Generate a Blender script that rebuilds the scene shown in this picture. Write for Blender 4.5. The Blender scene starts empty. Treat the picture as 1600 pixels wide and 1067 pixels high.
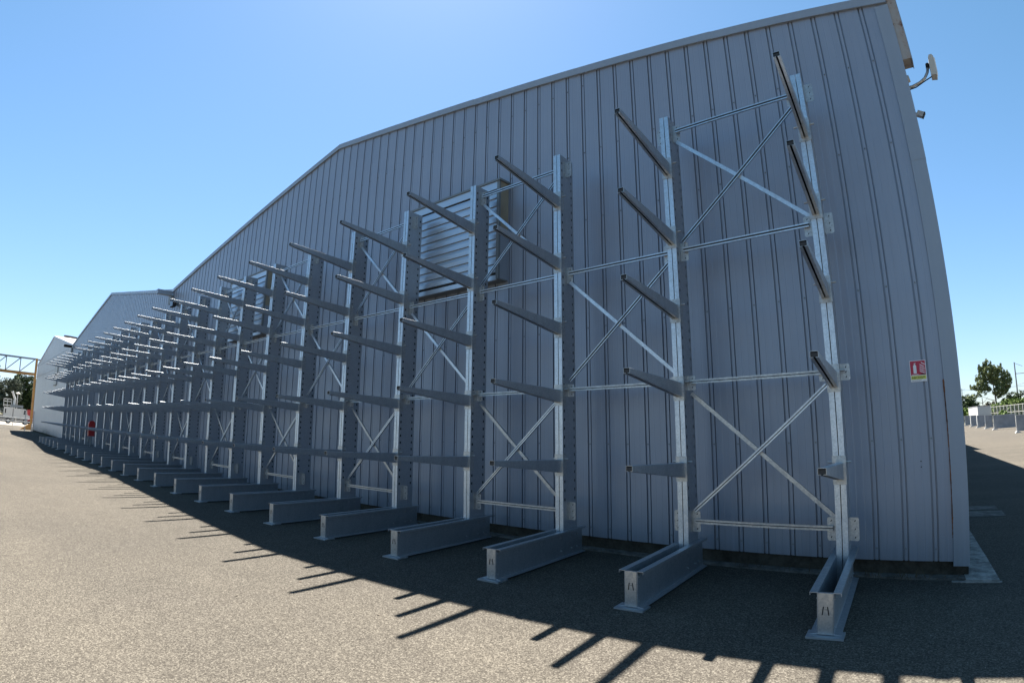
import bpy, math, random
from mathutils import Vector, Matrix, noise
random.seed(7)
scene = bpy.context.scene
COL = scene.collection

# ---------------------------------------------------------------- camera (wide lens with a barrel-distorted rim)
cam_d = bpy.data.cameras.new('camera'); cam = bpy.data.objects.new('camera', cam_d)
COL.objects.link(cam); scene.camera = cam
scene.render.engine = 'CYCLES'
cam_d.type = 'PANO'
lens = cam_d if hasattr(cam_d, 'panorama_type') else cam_d.cycles
lens.panorama_type = 'FISHEYE_LENS_POLYNOMIAL'
cam_d.sensor_width = 36; cam_d.sensor_height = 24
lens.fisheye_fov = math.radians(170)
for k, v in enumerate((0.0, -0.0506369578, 6.9464303e-05, 2.42372178e-05, -7.06381297e-07)):
    setattr(lens, 'fisheye_polynomial_k%d' % k, v)
cam_d.shift_x = -55.96 / 1600; cam_d.shift_y = -36.24 / 1067
cam_d.clip_start = 0.05; cam_d.clip_end = 5000
cR = Vector((0.79317, 0.60898, -0.00412)); cF = Vector((-0.597, 0.777, 0.1973))
CAMROT = None
yaw, pitch, roll = 0.655, 0.1987, -0.0042
def cam_matrix():
    cy, sy, cp, sp = math.cos(yaw), math.sin(yaw), math.cos(pitch), math.sin(pitch)
    F = Vector((-sy*cp, cy*cp, sp)); R = Vector((cy, sy, 0)); U = R.cross(F)
    c, s = math.cos(roll), math.sin(roll)
    R2 = c*R + s*U; U2 = -s*R + c*U
    return Matrix(((R2.x, U2.x, -F.x, 1.064), (R2.y, U2.y, -F.y, -6.136), (R2.z, U2.z, -F.z, 1.634), (0, 0, 0, 1)))
cam.matrix_world = cam_matrix()

# ---------------------------------------------------------------- light
SUNV = Vector((-0.487, 0.366, 1.0)).normalized()
elev = math.asin(SUNV.z); azim = math.atan2(SUNV.x, SUNV.y)
world = bpy.data.worlds.new('World'); scene.world = world; world.use_nodes = True
wn = world.node_tree; bg = wn.nodes['Background']
sky = wn.nodes.new('ShaderNodeTexSky'); sky.sky_type = 'NISHITA'; sky.sun_disc = False
sky.sun_elevation = elev; sky.sun_rotation = azim
sky.air_density = 1.0; sky.dust_density = 0.35; sky.ozone_density = 2.6; sky.altitude = 50
tint = wn.nodes.new('ShaderNodeMix'); tint.data_type = 'RGBA'; tint.blend_type = 'MULTIPLY'; tint.inputs[0].default_value = 1
tint.inputs[7].default_value = (.535, .835, .72, 1)          # clear, dry summer air: softer green towards the horizon
sp_ = wn.nodes.new('ShaderNodeSeparateColor'); cb_ = wn.nodes.new('ShaderNodeCombineColor'); pw_ = wn.nodes.new('ShaderNodeMath')
pw_.operation = 'POWER'; pw_.inputs[1].default_value = .82
wn.links.new(sky.outputs[0], sp_.inputs[0]); wn.links.new(sp_.outputs[1], pw_.inputs[0])
wn.links.new(sp_.outputs[0], cb_.inputs[0]); wn.links.new(pw_.outputs[0], cb_.inputs[1]); wn.links.new(sp_.outputs[2], cb_.inputs[2])
wn.links.new(cb_.outputs[0], tint.inputs[6]); wn.links.new(tint.outputs[2], bg.inputs[0]); bg.inputs[1].default_value = 0.05
sd = bpy.data.lights.new('sun', 'SUN'); sd.energy = 5.0; sd.angle = math.radians(0.53); sd.color = (1.0, 0.94, 0.85)
so = bpy.data.objects.new('sun', sd); COL.objects.link(so)
so.rotation_euler = SUNV.to_track_quat('Z', 'Y').to_euler(); so.location = (-20, 20, 40)
scene.view_settings.view_transform = 'Standard'; scene.view_settings.look = 'None'
scene.view_settings.exposure = 2.365; scene.view_settings.gamma = 1.0
scene.view_settings.use_curve_mapping = False

# ---------------------------------------------------------------- materials
def mat(name, col, rough=0.6, metal=0.0, spec=0.5, coat=0.0, build=None):
    m = bpy.data.materials.new(name); m.use_nodes = True
    nt = m.node_tree; b = nt.nodes['Principled BSDF']
    b.inputs['Base Color'].default_value = (*col, 1); b.inputs['Roughness'].default_value = rough
    b.inputs['Metallic'].default_value = metal; b.inputs['Specular IOR Level'].default_value = spec
    b.inputs['Coat Weight'].default_value = coat
    if build: build(nt, b)
    return m
def N(nt, t, **kw):
    n = nt.nodes.new(t)
    for k, v in kw.items():
        if k in n.inputs: n.inputs[k].default_value = v
        else: setattr(n, k, v)
    return n
def ramp(nt, src, stops):
    r = nt.nodes.new('ShaderNodeValToRGB'); e = r.color_ramp.elements
    while len(e) < len(stops): e.new(0.5)
    for el, (p, c) in zip(e, stops):
        el.position = p; el.color = (*c, 1) if len(c) == 3 else c
    nt.links.new(src, r.inputs[0]); return r.outputs[0]
def coords(nt, scale=(1, 1, 1), world_space=False):
    if world_space:
        g = nt.nodes.new('ShaderNodeNewGeometry'); src = g.outputs['Position']
    else:
        g = nt.nodes.new('ShaderNodeTexCoord'); src = g.outputs['Object']
    mp = nt.nodes.new('ShaderNodeMapping'); mp.inputs['Scale'].default_value = scale
    nt.links.new(src, mp.inputs[0]); return mp.outputs[0]
def noise_n(nt, vec, scale, detail=4, rough=0.55):
    n = N(nt, 'ShaderNodeTexNoise'); n.inputs['Scale'].default_value = scale
    n.inputs['Detail'].default_value = detail; n.inputs['Roughness'].default_value = rough
    nt.links.new(vec, n.inputs['Vector']); return n.outputs['Fac']
def mixc(nt, fac, a, b, mode='MIX'):
    m = nt.nodes.new('ShaderNodeMix'); m.data_type = 'RGBA'; m.blend_type = mode
    for i, v in ((0, fac), (6, a), (7, b)):
        if isinstance(v, (int, float)): m.inputs[i].default_value = v
        elif isinstance(v, tuple): m.inputs[i].default_value = (*v, 1)
        else: nt.links.new(v, m.inputs[i])
    return m.outputs[2]
def bump(nt, b, h, strength, dist=0.01):
    n = nt.nodes.new('ShaderNodeBump'); n.inputs['Strength'].default_value = strength
    n.inputs['Distance'].default_value = dist
    nt.links.new(h, n.inputs['Height']); nt.links.new(n.outputs[0], b.inputs['Normal'])

def b_asphalt(nt, b):
    v = coords(nt, world_space=True)
    vo = N(nt, 'ShaderNodeTexVoronoi'); vo.inputs['Scale'].default_value = 100; nt.links.new(v, vo.inputs['Vector'])
    sep = nt.nodes.new('ShaderNodeSeparateColor'); nt.links.new(vo.outputs['Color'], sep.inputs[0])
    grain = ramp(nt, sep.outputs[0], [(0.0, (0.0364, 0.0329, 0.028)), (.35, (0.0588, 0.0532, 0.0455)), (.72, (0.0826, 0.0756, 0.0637)), (1.0, (0.14, 0.1288, 0.1085))])
    big = ramp(nt, noise_n(nt, v, .16, 5, .6), [(.3, (.84, .84, .85)), (.7, (1.08, 1.065, 1.045))])
    mid = ramp(nt, noise_n(nt, v, 2.2, 6, .7), [(.3, (.93, .93, .93)), (.7, (1.06, 1.06, 1.06))])
    c = mixc(nt, 1.0, grain, big, 'MULTIPLY'); c = mixc(nt, 1.0, c, mid, 'MULTIPLY')
    st = ramp(nt, noise_n(nt, v, .9, 3, .5), [(.70, (0, 0, 0)), (.78, (1, 1, 1))])
    c = mixc(nt, mixc(nt, 1.0, st, (.35, .35, .35), 'MULTIPLY'), c, (.035, .032, .028))
    tv = coords(nt, (.035, .55, 1), True)
    tr = ramp(nt, noise_n(nt, tv, 1.0, 3, .5), [(.42, (.93, .93, .935)), (.60, (1.05, 1.045, 1.035))])
    c = mixc(nt, 1.0, c, tr, 'MULTIPLY')
    nt.links.new(c, b.inputs['Base Color'])
    h = noise_n(nt, v, 120, 3, .6); bump(nt, b, h, .55, .006)
M = {}
M['asphalt'] = mat('asphalt', (.08, .07, .06), .95, spec=.06, build=b_asphalt)
def b_dirt(nt, b):
    v = coords(nt, world_space=True)
    nt.links.new(ramp(nt, noise_n(nt, v, .05, 8, .7), [(.3, (0.07, 0.084, 0.035)), (.6, (0.154, 0.133, 0.084))]), b.inputs['Base Color'])
M['dirt'] = mat('dirt', (.2, .18, .12), .95, spec=.1, build=b_dirt)
def conc(c0, c1, sc=3):
    def f(nt, b):
        v = coords(nt, world_space=True)
        nt.links.new(ramp(nt, noise_n(nt, v, sc, 9, .75), [(.36, c0), (.62, c1)]), b.inputs['Base Color'])
        bump(nt, b, noise_n(nt, v, 40, 5, .7), .5, .006)
    return f
M['pale_concrete'] = mat('pale_concrete', (0.24, 0.228, 0.204), .9, spec=.2, build=conc((0.204, 0.186, 0.162), (0.288, 0.264, 0.228)))
M['rough_concrete'] = mat('rough_concrete', (.2, .2, .19), .9, spec=.2, build=conc((.09, .085, .08), (.30, .29, .27), 7))
M['dim_concrete'] = mat('dim_concrete', (.08, .08, .075), .95, spec=.1, build=conc((.06, .056, .05), (.17, .16, .145), 6))
M['dark_plinth'] = mat('dark_plinth', (.05, .045, .04), .95, spec=.1, build=conc((.03, .026, .02), (.08, .07, .055), 5))
def b_clad(nt, b, base=(.25, .285, .35), st0=.965, st1=1.03):
    v = coords(nt, world_space=True)
    vs = coords(nt, (9, 9, .35), True)
    c0 = tuple(x*st0 for x in base); c1 = tuple(x*st1 for x in base)
    st = ramp(nt, noise_n(nt, vs, 1.0, 6, .65), [(.3, c0), (.7, c1)])
    patch = ramp(nt, noise_n(nt, v, .7, 4, .6), [(.35, (.95, .95, .96)), (.65, (1.03, 1.03, 1.03))])
    c = mixc(nt, 1.0, st, patch, 'MULTIPLY')
    # rain-splashed dirt at the foot of the sheets
    sp = nt.nodes.new('ShaderNodeSeparateXYZ'); nt.links.new(v, sp.inputs[0])
    foot = ramp(nt, sp.outputs[2], [(.0, (.8, .8, .8)), (.9, (0, 0, 0))])
    dm = mixc(nt, 1.0, foot, noise_n(nt, vs, 1.6, 6, .7), 'MULTIPLY')
    c = mixc(nt, dm, c, (.10, .095, .085))
    nt.links.new(c, b.inputs['Base Color'])
    nt.links.new(ramp(nt, noise_n(nt, vs, .8, 5, .6), [(.3, (.36, .36, .36)), (.7, (.40, .40, .40))]), b.inputs['Roughness'])
    bump(nt, b, noise_n(nt, coords(nt, (1.3, 1.3, .4), True), 1.0, 1, .4), .25, .02)
M['cladding'] = mat('cladding', (.2, .22, .25), .38, metal=.25, build=b_clad)
M['white_cladding'] = mat('white_cladding', (.6, .6, .6), .45, build=lambda nt, b: b_clad(nt, b, (.46, .46, .475)))
M['trim'] = mat('trim', (.26, .28, .31), .38, metal=.12, build=lambda nt, b: b_clad(nt, b, (.25, .29, .345)))
M['roof_sheet'] = mat('roof_sheet', (0.35, 0.35, 0.35), .5, metal=.2)
def b_galv(lo, hi, sc=30, wet=False):
    def f(nt, b):
        v = coords(nt)
        vo = N(nt, 'ShaderNodeTexVoronoi'); vo.inputs['Scale'].default_value = sc; nt.links.new(v, vo.inputs['Vector'])
        sep = nt.nodes.new('ShaderNodeSeparateColor'); nt.links.new(vo.outputs['Color'], sep.inputs[0])
        nz = noise_n(nt, coords(nt, (5, 5, 1.5)), 1.5, 7, .7)
        m = nt.nodes.new('ShaderNodeMath'); m.operation = 'MULTIPLY_ADD'; mott = .28
        nt.links.new(sep.outputs[0], m.inputs[0]); m.inputs[1].default_value = mott
        m2 = nt.nodes.new('ShaderNodeMath'); m2.operation = 'MULTIPLY'; nt.links.new(nz, m2.inputs[0]); m2.inputs[1].default_value = .85
        nt.links.new(m2.outputs[0], m.inputs[2])
        nt.links.new(ramp(nt, m.outputs[0], [(.3, lo), (.85, hi)]), b.inputs['Base Color'])
        nt.links.new(ramp(nt, m.outputs[0], [(.3, (.50, .5, .5)), (.85, (.34, .34, .34))]), b.inputs['Roughness'])
        bump(nt, b, noise_n(nt, v, 55, 4, .6), .12, .003)
    return f
M['galv'] = mat('galv', (0.45, 0.45, 0.45), .4, metal=1.0, build=b_galv((0.414, 0.459, 0.504), (0.612, 0.657, 0.711), 60))
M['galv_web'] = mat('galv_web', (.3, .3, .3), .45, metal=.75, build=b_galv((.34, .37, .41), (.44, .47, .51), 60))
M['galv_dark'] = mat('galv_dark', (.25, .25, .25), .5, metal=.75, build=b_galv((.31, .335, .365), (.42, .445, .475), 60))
M['zinc'] = mat('zinc', (0.516, 0.516, 0.4988), .38, metal=.85, build=b_galv((0.3096, 0.3182, 0.3268), (0.516, 0.5246, 0.5246), 60))
M['shaded_zinc'] = mat('shaded_zinc', (.07, .075, .08), .6, metal=.3)  # zinc with the shade inside the brace channels painted into its colour
M['black'] = mat('black', (.008, .008, .009), .8)
M['rubber'] = mat('rubber', (.02, .02, .022), .6)
M['louver'] = mat('louver', (.46, .50, .55), .36, metal=.75, spec=.5)
M['cream'] = mat('cream', (.34, .28, .17), .6, build=lambda nt, b: nt.links.new(ramp(nt, noise_n(nt, coords(nt), 2.5, 5, .6), [(.3, (.21, .18, .13)), (.7, (.29, .26, .19))]), b.inputs['Base Color']))
def b_rust(nt, b):
    v = coords(nt, (1, 1, .6))
    nt.links.new(ramp(nt, noise_n(nt, v, 9, 8, .75), [(.40, (.28, .275, .27)), (.56, (.27, .24, .22)), (.63, (.13, .055, .04)), (.75, (.05, .02, .015))]), b.inputs['Base Color'])
M['rusty_box'] = mat('rusty_box', (.35, .3, .28), .7, build=b_rust)
M['rust_streak'] = mat('rust_streak', (.12, .05, .025), .9, build=lambda nt, b: nt.links.new(ramp(nt, noise_n(nt, coords(nt, (1, 1, .3)), 16, 6, .7), [(.35, (.035, .018, .012)), (.6, (.20, .075, .03))]), b.inputs['Base Color']))
M['old_sheet'] = mat('old_sheet', (0.098, 0.077, 0.063), .8)
M['red'] = mat('red', (0.315, 0.0135, 0.0135), .4)
M['sign_red'] = mat('sign_red', (.42, .018, .05), .45)
M['sign_white'] = mat('sign_white', (.72, .72, .74), .5)
M['sign_yellow'] = mat('sign_yellow', (.60, .60, .12), .5)
M['orange'] = mat('orange', (0.434, 0.168, 0.014), .5, build=lambda nt, b: nt.links.new(ramp(nt, noise_n(nt, coords(nt), 1.2, 6, .7), [(.35, (0.238, 0.112, 0.021)), (.65, (0.35, 0.175, 0.035))]), b.inputs['Base Color']))
M['truss_grey'] = mat('truss_grey', (.16, .18, .19), .5, metal=.3)
M['white_paint'] = mat('white_paint', (.40, .40, .39), .5)
M['beige_plastic'] = mat('beige_plastic', (.50, .49, .45), .5)
M['glass_dark'] = mat('glass_dark', (.02, .025, .03), .08)
M['barrier_grey'] = mat('barrier_grey', (.21, .215, .225), .6, build=conc((.17, .175, .185), (.25, .255, .27), 1.2))
M['bark'] = mat('bark', (.12, .085, .06), .9)
def leaf(c0, c1):
    def f(nt, b):
        r = nt.nodes.new('ShaderNodeObjectInfo'); v = coords(nt)
        nt.links.new(ramp(nt, noise_n(nt, v, .9, 3, .6), [(.32, c0), (.66, c1)]), b.inputs['Base Color'])
        b.inputs['Subsurface Weight'].default_value = 0
        b.inputs['Transmission Weight'].default_value = 0
    return f
M['pine_leaf'] = mat('pine_leaf', (0.056, 0.077, 0.028), .8, spec=.2, build=leaf((0.077, 0.1015, 0.042), (0.203, 0.231, 0.105)))
M['dark_leaf'] = mat('dark_leaf', (0.028, 0.049, 0.021), .8, spec=.2, build=leaf((0.0196, 0.035, 0.0126), (0.049, 0.077, 0.028)))
M['olive_leaf'] = mat('olive_leaf', (0.063, 0.077, 0.056), .8, spec=.2, build=leaf((0.042, 0.0525, 0.0385), (0.084, 0.105, 0.0735)))
M['bright_leaf'] = mat('bright_leaf', (0.07, 0.112, 0.028), .8, spec=.2, build=leaf((0.049, 0.084, 0.0175), (0.133, 0.189, 0.049)))
M['brown_leaf'] = mat('brown_leaf', (0.07, 0.056, 0.035), .8, spec=.2, build=leaf((0.042, 0.0385, 0.021), (0.098, 0.084, 0.049)))
M['straw'] = mat('straw', (0.07, 0.049, 0.0245), .9)

# ---------------------------------------------------------------- mesh helpers
class MB:
    def __init__(s): s.v = []; s.f = []; s.mi = []; s.mats = []; s.cur = 0
    def use(s, m):
        if m not in s.mats: s.mats.append(m)
        s.cur = s.mats.index(m); return s
    def face(s, idx): s.f.append(tuple(idx)); s.mi.append(s.cur)
    def quad(s, *pts):
        n = len(s.v); s.v += [tuple(p) for p in pts]; s.face(range(n, n+len(pts)))
    def box(s, a, b):
        x0, x1 = sorted((a[0], b[0])); y0, y1 = sorted((a[1], b[1])); z0, z1 = sorted((a[2], b[2]))
        n = len(s.v)
        s.v += [(x0,y0,z0),(x1,y0,z0),(x1,y1,z0),(x0,y1,z0),(x0,y0,z1),(x1,y0,z1),(x1,y1,z1),(x0,y1,z1)]
        for f in ((0,3,2,1),(4,5,6,7),(0,1,5,4),(1,2,6,5),(2,3,7,6),(3,0,4,7)): s.face([n+i for i in f])
    def prism(s, poly, axis_fn0, axis_fn1):
        """poly: 2D points; axis_fn maps (p) -> 3D for the start and the end cap"""
        n = len(s.v); k = len(poly)
        s.v += [tuple(axis_fn0(p)) for p in poly] + [tuple(axis_fn1(p)) for p in poly]
        s.face(list(range(n, n+k))[::-1]); s.face(range(n+k, n+2*k))
        for i in range(k):
            j = (i+1) % k; s.face((n+i, n+j, n+k+j, n+k+i))
    def tube(s, pts, r, seg=8, cap=True):
        pts = [Vector(p) for p in pts]; rings = []
        rs = r if isinstance(r, (list, tuple)) else [r]*len(pts)
        for i, p in enumerate(pts):
            t = (pts[min(i+1, len(pts)-1)] - pts[max(i-1, 0)]).normalized()
            a = t.orthogonal().normalized() if i == 0 else (a - t*a.dot(t)).normalized()
            b = t.cross(a); n = len(s.v)
            for k in range(seg):
                an = 2*math.pi*k/seg; s.v.append(tuple(p + rs[i]*(math.cos(an)*a + math.sin(an)*b)))
            rings.append(n)
        for r0, r1 in zip(rings, rings[1:]):
            for k in range(seg): s.face((r0+k, r0+(k+1)%seg, r1+(k+1)%seg, r1+k))
        if cap: s.face([rings[0]+k for k in range(seg)][::-1]); s.face([rings[-1]+k for k in range(seg)])
    def mesh(s, name):
        me = bpy.data.meshes.new(name); me.from_pydata(s.v, [], s.f)
        for m in s.mats: me.materials.append(M[m])
        me.polygons.foreach_set('material_index', s.mi); me.update(); return me
    def obj(s, name, parent=None, loc=(0, 0, 0), rotz=0):
        return link(s.mesh(name), name, parent, loc, rotz)
def link(me, name, parent=None, loc=(0, 0, 0), rotz=0):
    o = bpy.data.objects.new(name, me); COL.objects.link(o); o.parent = parent
    o.location = loc; o.rotation_euler[2] = rotz; return o
def thing(name, label, cat, loc=(0, 0, 0), rotz=0, group=None):
    o = bpy.data.objects.new(name, None); COL.objects.link(o); o.location = loc; o.rotation_euler[2] = rotz
    tag(o, label, cat, group); return o
def tag(o, label, cat, group=None):
    o['label'] = label; o['category'] = cat
    if group: o['group'] = group
    return o
def structure(o): o['kind'] = 'structure'; return o

SK = -0.079                      # the halls stand at 85.5 degrees to their front
WY = 0.713                       # front face of the cladding
def sk(x, y, z): return (x + SK*(y - WY), y, z)

# ---------------------------------------------------------------- ground
g = MB().use('dirt'); g.quad((-3000, -3000, -.03), (3000, -3000, -.03), (3000, 3000, -.03), (-3000, 3000, -.03))
structure(g.obj('ground'))
g = MB().use('asphalt'); g.quad((-150, -60, 0), (60, -60, 0), (60, 180, 0), (-150, 180, 0))
structure(g.obj('asphalt_yard'))
g = MB().use('pale_concrete')
g.quad((-143, -60, .006), (-98, -60, .006), (-98, 60, .006), (-143, 60, .006)); structure(g.obj('concrete_road'))
g = MB().use('rough_concrete')                       # weathered concrete strip round the halls
def strip(x0, x1, y0, y1, z=.022):
    n = max(1, int((x1-x0)/.35)); top = []
    for i in range(n+1):
        x = x0+(x1-x0)*i/n; top.append((x, y0 + .018*noise.noise((x*2.1, 1, 0)) + .01*noise.noise((x*9, 4, 0))))
    for (xa, ya), (xb, yb) in zip(top, top[1:]):
        g.quad((xa, ya, z), (xb, yb, z), (xb, y1, z), (xa, y1, z)); g.quad((xa, ya, 0), (xb, yb, 0), (xb, yb, z), (xa, ya, z))
g.use('dim_concrete'); strip(-70.5, 1.2, .60, .80); g.use('rough_concrete')
ys = [.52+.4*i for i in range(120)]
prof = [(sk(1.485+.016*noise.noise((y*3, 0, 3)), y, .027)) for y in ys]
for a, b in zip(prof, prof[1:]):
    g.quad(sk(1.15, a[1], .027), a, b, sk(1.15, b[1], .027)); g.quad(a, (a[0]+.01, a[1], 0), (b[0]+.01, b[1], 0), b)
g.quad((1.15, .52, .0), (1.50, .52, .0), prof[0], (1.15, .52, .027))
g.box((1.02, .545, 0), (1.52, .50, .012))
structure(g.obj('concrete_footing_strip'))
g = MB().use('dim_concrete')
for (x0, x1, y0, y1) in ((1.28, 1.82, 5.86, 6.36), (1.26, 1.90, 5.02, 5.68)):
    g.quad((x0-.5, y0, .005), (x1, y0, .005), (x1-.03, y1, .005), (x0-.5, y1, .005))
structure(g.obj('pavement_slabs'))
# grit and small stones scattered on the yard
g = MB().use('pale_concrete')
for i in range(420):
    d = 1.2*math.exp(random.random()*2.6); a = random.uniform(.0, 1.35)
    x = 1.06 - d*math.sin(a)*1.1 + random.uniform(-.4, .4); y = -6.1 + d*math.cos(a)*1.0
    if y > .4: continue
    r = random.uniform(.002, .0055); z = r*.6; n = len(g.v)
    g.v += [(x-r, y-r*.6, 0), (x+r*.8, y-r, 0), (x+r, y+r*.7, 0), (x-r*.6, y+r, 0), (x+.1*r, y, z*1.6)]
    for k in range(4): g.face((n+k, n+(k+1) % 4, n+4))
g.use('bark')
for i in range(46):                                    # dry leaf scraps and dark pebbles
    x, y = random.uniform(-22, .5), random.uniform(-9, -1.6); r = random.uniform(.008, .020)*(1 if y > -4 else .6)
    a = random.uniform(0, 6.28); ca, sa = math.cos(a)*r, math.sin(a)*r; n = len(g.v)
    g.v += [(x-ca, y-sa, .001), (x+sa*.5, y-ca*.5, .004), (x+ca, y+sa, .001), (x-sa*.5, y+ca*.5, .008)]; g.face((n, n+1, n+2, n+3))
o = g.obj('gravel_grit'); tag(o, 'loose pale grit and dry leaf scraps scattered over the asphalt', 'grit'); o['kind'] = 'stuff'

# ---------------------------------------------------------------- halls
RIDGE, EAVE, HALF = 8.68, 6.88, 11.97
def roof_z(x):
    t = (1.2 - x) / (2*HALF); k = t - math.floor(t)
    return EAVE + (RIDGE-EAVE)*(1-abs(2*k-1))
RX0, PITCH = 0.861, 0.308
ZW = 0.171
SCREW_Z = (.30, 1.4545, 3.135, 4.827, 5.965, 7.2)
def clad_front(b, x_right, x_left, m, shallow=False, drop=0.10):
    """ribbed sheet seen from -y; grooves GD deep at every pitch"""
    GD = .030 if not shallow else .012
    pts = [(x_right, 0)]
    i = math.ceil((RX0 - x_right)/PITCH)
    while True:
        c = RX0 - i*PITCH; i += 1
        if c - .05 < x_left: break
        if c + .05 > x_right: continue
        a = c + PITCH
        for f in (.36, .64):                       # shallow stiffening swages between the ribs
            xm = a - PITCH*f
            if xm + .01 < pts[-1][0] and a <= x_right + PITCH: pts += [(xm+.006, 0), (xm, .0016), (xm-.006, 0)]
        if shallow: pts += [(c+.030, 0), (c+.020, .012), (c-.020, .012), (c-.030, 0)]
        else: pts += [(c+.0345, 0), (c+.0355, GD), (c+.0195, GD), (c+.0165, .007), (c-.0165, .007), (c-.0195, GD), (c-.0365, GD), (c-.0355, 0)]
    pts.append((x_left, 0))
    b.use(m)
    for (xa, da), (xb, db) in zip(pts, pts[1:]):
        za, zb = roof_z(xa-1e-5)-drop, roof_z(xb+1e-5)-drop
        b.quad((xb, WY+db, ZW), (xa, WY+da, ZW), (xa, WY+da, za), (xb, WY+db, zb))
    return pts
def roof_body(b, x_left, x_right, depth, roofm, sidem):
    xm = (x_left+x_right)/2
    back = WY + .04
    for (xa, za), (xb, zb) in (((x_right, EAVE), (xm, RIDGE)), ((xm, RIDGE), (x_left, EAVE))):
        b.use(roofm)
        b.quad((xb, back+.02, zb-.002), (xa, back+.02, za-.002), sk(xa, depth, za-.002), sk(xb, depth, zb-.002))
    b.use(sidem)
    b.quad(sk(x_left, depth, 0), sk(x_right, depth, 0), sk(x_right, depth, EAVE), sk(xm, depth, RIDGE), sk(x_left, depth, EAVE))
    b.use('dark_plinth'); b.box((x_left+.01, WY+.05, 0), (x_right-.006, WY+.3, ZW+.10)); b.quad(sk(x_right-.008, WY+.06, 0), sk(x_right-.008, 44, 0), sk(x_right-.008, 44, ZW+.2), sk(x_right-.008, WY+.06, ZW+.2))
def verge(b, x_left, x_right, h=.135, m='trim'):
    xm = (x_left+x_right)/2
    b.use(m)
    for (xa, za), (xb, zb) in (((x_right, EAVE), (xm, RIDGE)), ((xm, RIDGE), (x_left, EAVE))):
        n = 5
        for k in range(n):                             # lapped lengths of flashing
            t0, t1 = k/n, (k+1)/n; o = .0025*(k % 2)
            xa_, xb_ = xa+(xb-xa)*t0, xa+(xb-xa)*t1 - (.03 if k < n-1 else 0); za_, zb_ = za+(zb-za)*t0, za+(zb-za)*t1
            p = [(WY-.026-o, -.012), (WY-.026-o, -h), (WY-.040-o, -h-.014), (WY-.030-o, -h-.017), (WY-.016, -h), (WY-.016, -.02), (WY+.2, -.02), (WY+.2, -.012)]
            b.prism(p, lambda q: (xa_, q[0], za_+q[1]), lambda q: (xb_, q[0], zb_+q[1]))
    # lower flashing leg against the sheets
    for (xa, za), (xb, zb) in (((x_right, EAVE), (xm, RIDGE)), ((xm, RIDGE), (x_left, EAVE))):
        b.prism([(WY-.016, -h+.02), (WY-.006, -h-.012), (WY-.003, -h-.014), (WY-.003, -h+.03), (WY-.016, -h+.03)], lambda q: (xa, q[0], za+q[1]), lambda q: (xb, q[0], zb+q[1]))
def hall(name, label, xr, xl, m, screws=True, shallow=False, cat='building', trimm='trim'):
    t = thing(name, label, cat, (0, 0, 0))
    w = MB(); clad_front(w, xr, xl, m, shallow)
    w.obj('cladding_wall', t)
    if screws:
        s = MB().use('truss_grey')
        i = math.ceil((RX0 - xr)/PITCH)
        while True:
            c = RX0 - i*PITCH; i += 1
            if c - .05 < xl: break
            if c > xr-.06: continue
            for z in SCREW_Z:
                if z > roof_z(c)-.35: continue
                r = .008; y = WY+.007
                s.box((c-r, y-.007, z-r), (c+r, y+.001, z+r)); s.box((c-r*.5, y-.014, z-r*.5), (c+r*.5, y-.007, z+r*.5))
        s.obj('screw_heads', t)
    r = MB(); roof_body(r, xl, xr, 46, 'roof_sheet', m); r.obj('roof', t)
    v = MB(); verge(v, xl, xr, m=trimm); v.obj('verge_flashing', t)
    return t
X1, X2, X3, X4 = 1.2, 1.2-2*HALF, 1.2-4*HALF, 1.2-6*HALF
h1 = hall('steel_hall', 'grey ribbed steel hall with a corner flashing streaked with rust, nearest of the three gables', X1, X2, 'cladding')
b = MB().use('cladding')                             # side wall of the nearest hall; unseen rear stretch widened for its shadow
n = 96
b.quad((X1, WY+.002, ZW), sk(X1, 46, ZW), sk(X1, 46, EAVE), (X1, WY+.002, EAVE))
b.box((X1-.9, 31, 0), (X1-.3-1.55, 46, EAVE)) if False else None
b.quad(sk(X1+.42, 31, 0), sk(X1+.42, 45.9, 0), sk(X1+.42, 45.9, EAVE), sk(X1+.42, 31, EAVE))
b.quad(sk(X1, 31, 0), sk(X1+.42, 31, 0), sk(X1+.42, 31, EAVE), sk(X1, 31, EAVE))
b.quad(sk(X1, 31, EAVE-.002), sk(X1+.42, 31, EAVE-.002), sk(X1+.42, 45.9, EAVE-.002), sk(X1, 45.9, EAVE-.002))
b.quad(sk(X1, 45.9, 0), sk(X1+.42, 45.9, 0), sk(X1+.42, 45.9, EAVE), sk(X1, 45.9, EAVE))
b.obj('side_wall', h1)
b = MB().use('trim')                                 # folded corner flashing in two lengths
for z0, z1, o in ((.125, 4.545, 0), (4.535, EAVE-.17, .003)):
    b.prism([(X1-.165, WY-.004-o), (X1-.160, WY-.016-o), (X1+.003+o, WY-.016-o), (X1+.003+o, WY+.16), (X1-.001, WY+.16), (X1-.001, WY-.004-o)],
            lambda q: (q[0], q[1], z0), lambda q: (q[0], q[1], z1))
co = b.obj('corner_flashing', h1)
b = MB().use('rust_streak')
z = .42
while z < 2.05:
    z2 = z+random.uniform(.012, .03); w = .004+.012*abs(noise.noise((z*2.3, 0, 9)))+.006*random.random() + (.006 if z > 1.6 else 0)
    x = X1-.167
    b.quad((x-w*.35, WY-.0175, z), (x+w*.55, WY-.0175, z), (x+w*.55*random.uniform(.7, 1.2), WY-.0175, z2), (x-w*.35*random.uniform(.6, 1.3), WY-.0175, z2)); z = z2
b.obj('rust_streak', co)
b = MB().use('rusty_box')
b.box((X1+.004, WY-.01, 5.856), (X1+.112, WY+.225, 6.79)); b.use('trim'); b.box((X1-.005, WY-.06, 6.79), (X1+.125, WY+.24, 7.0))
b.box((X1+.112, WY-.012, 5.835), (X1+.120, WY+.225, 6.79))
b.obj('gutter_box', h1)
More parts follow.
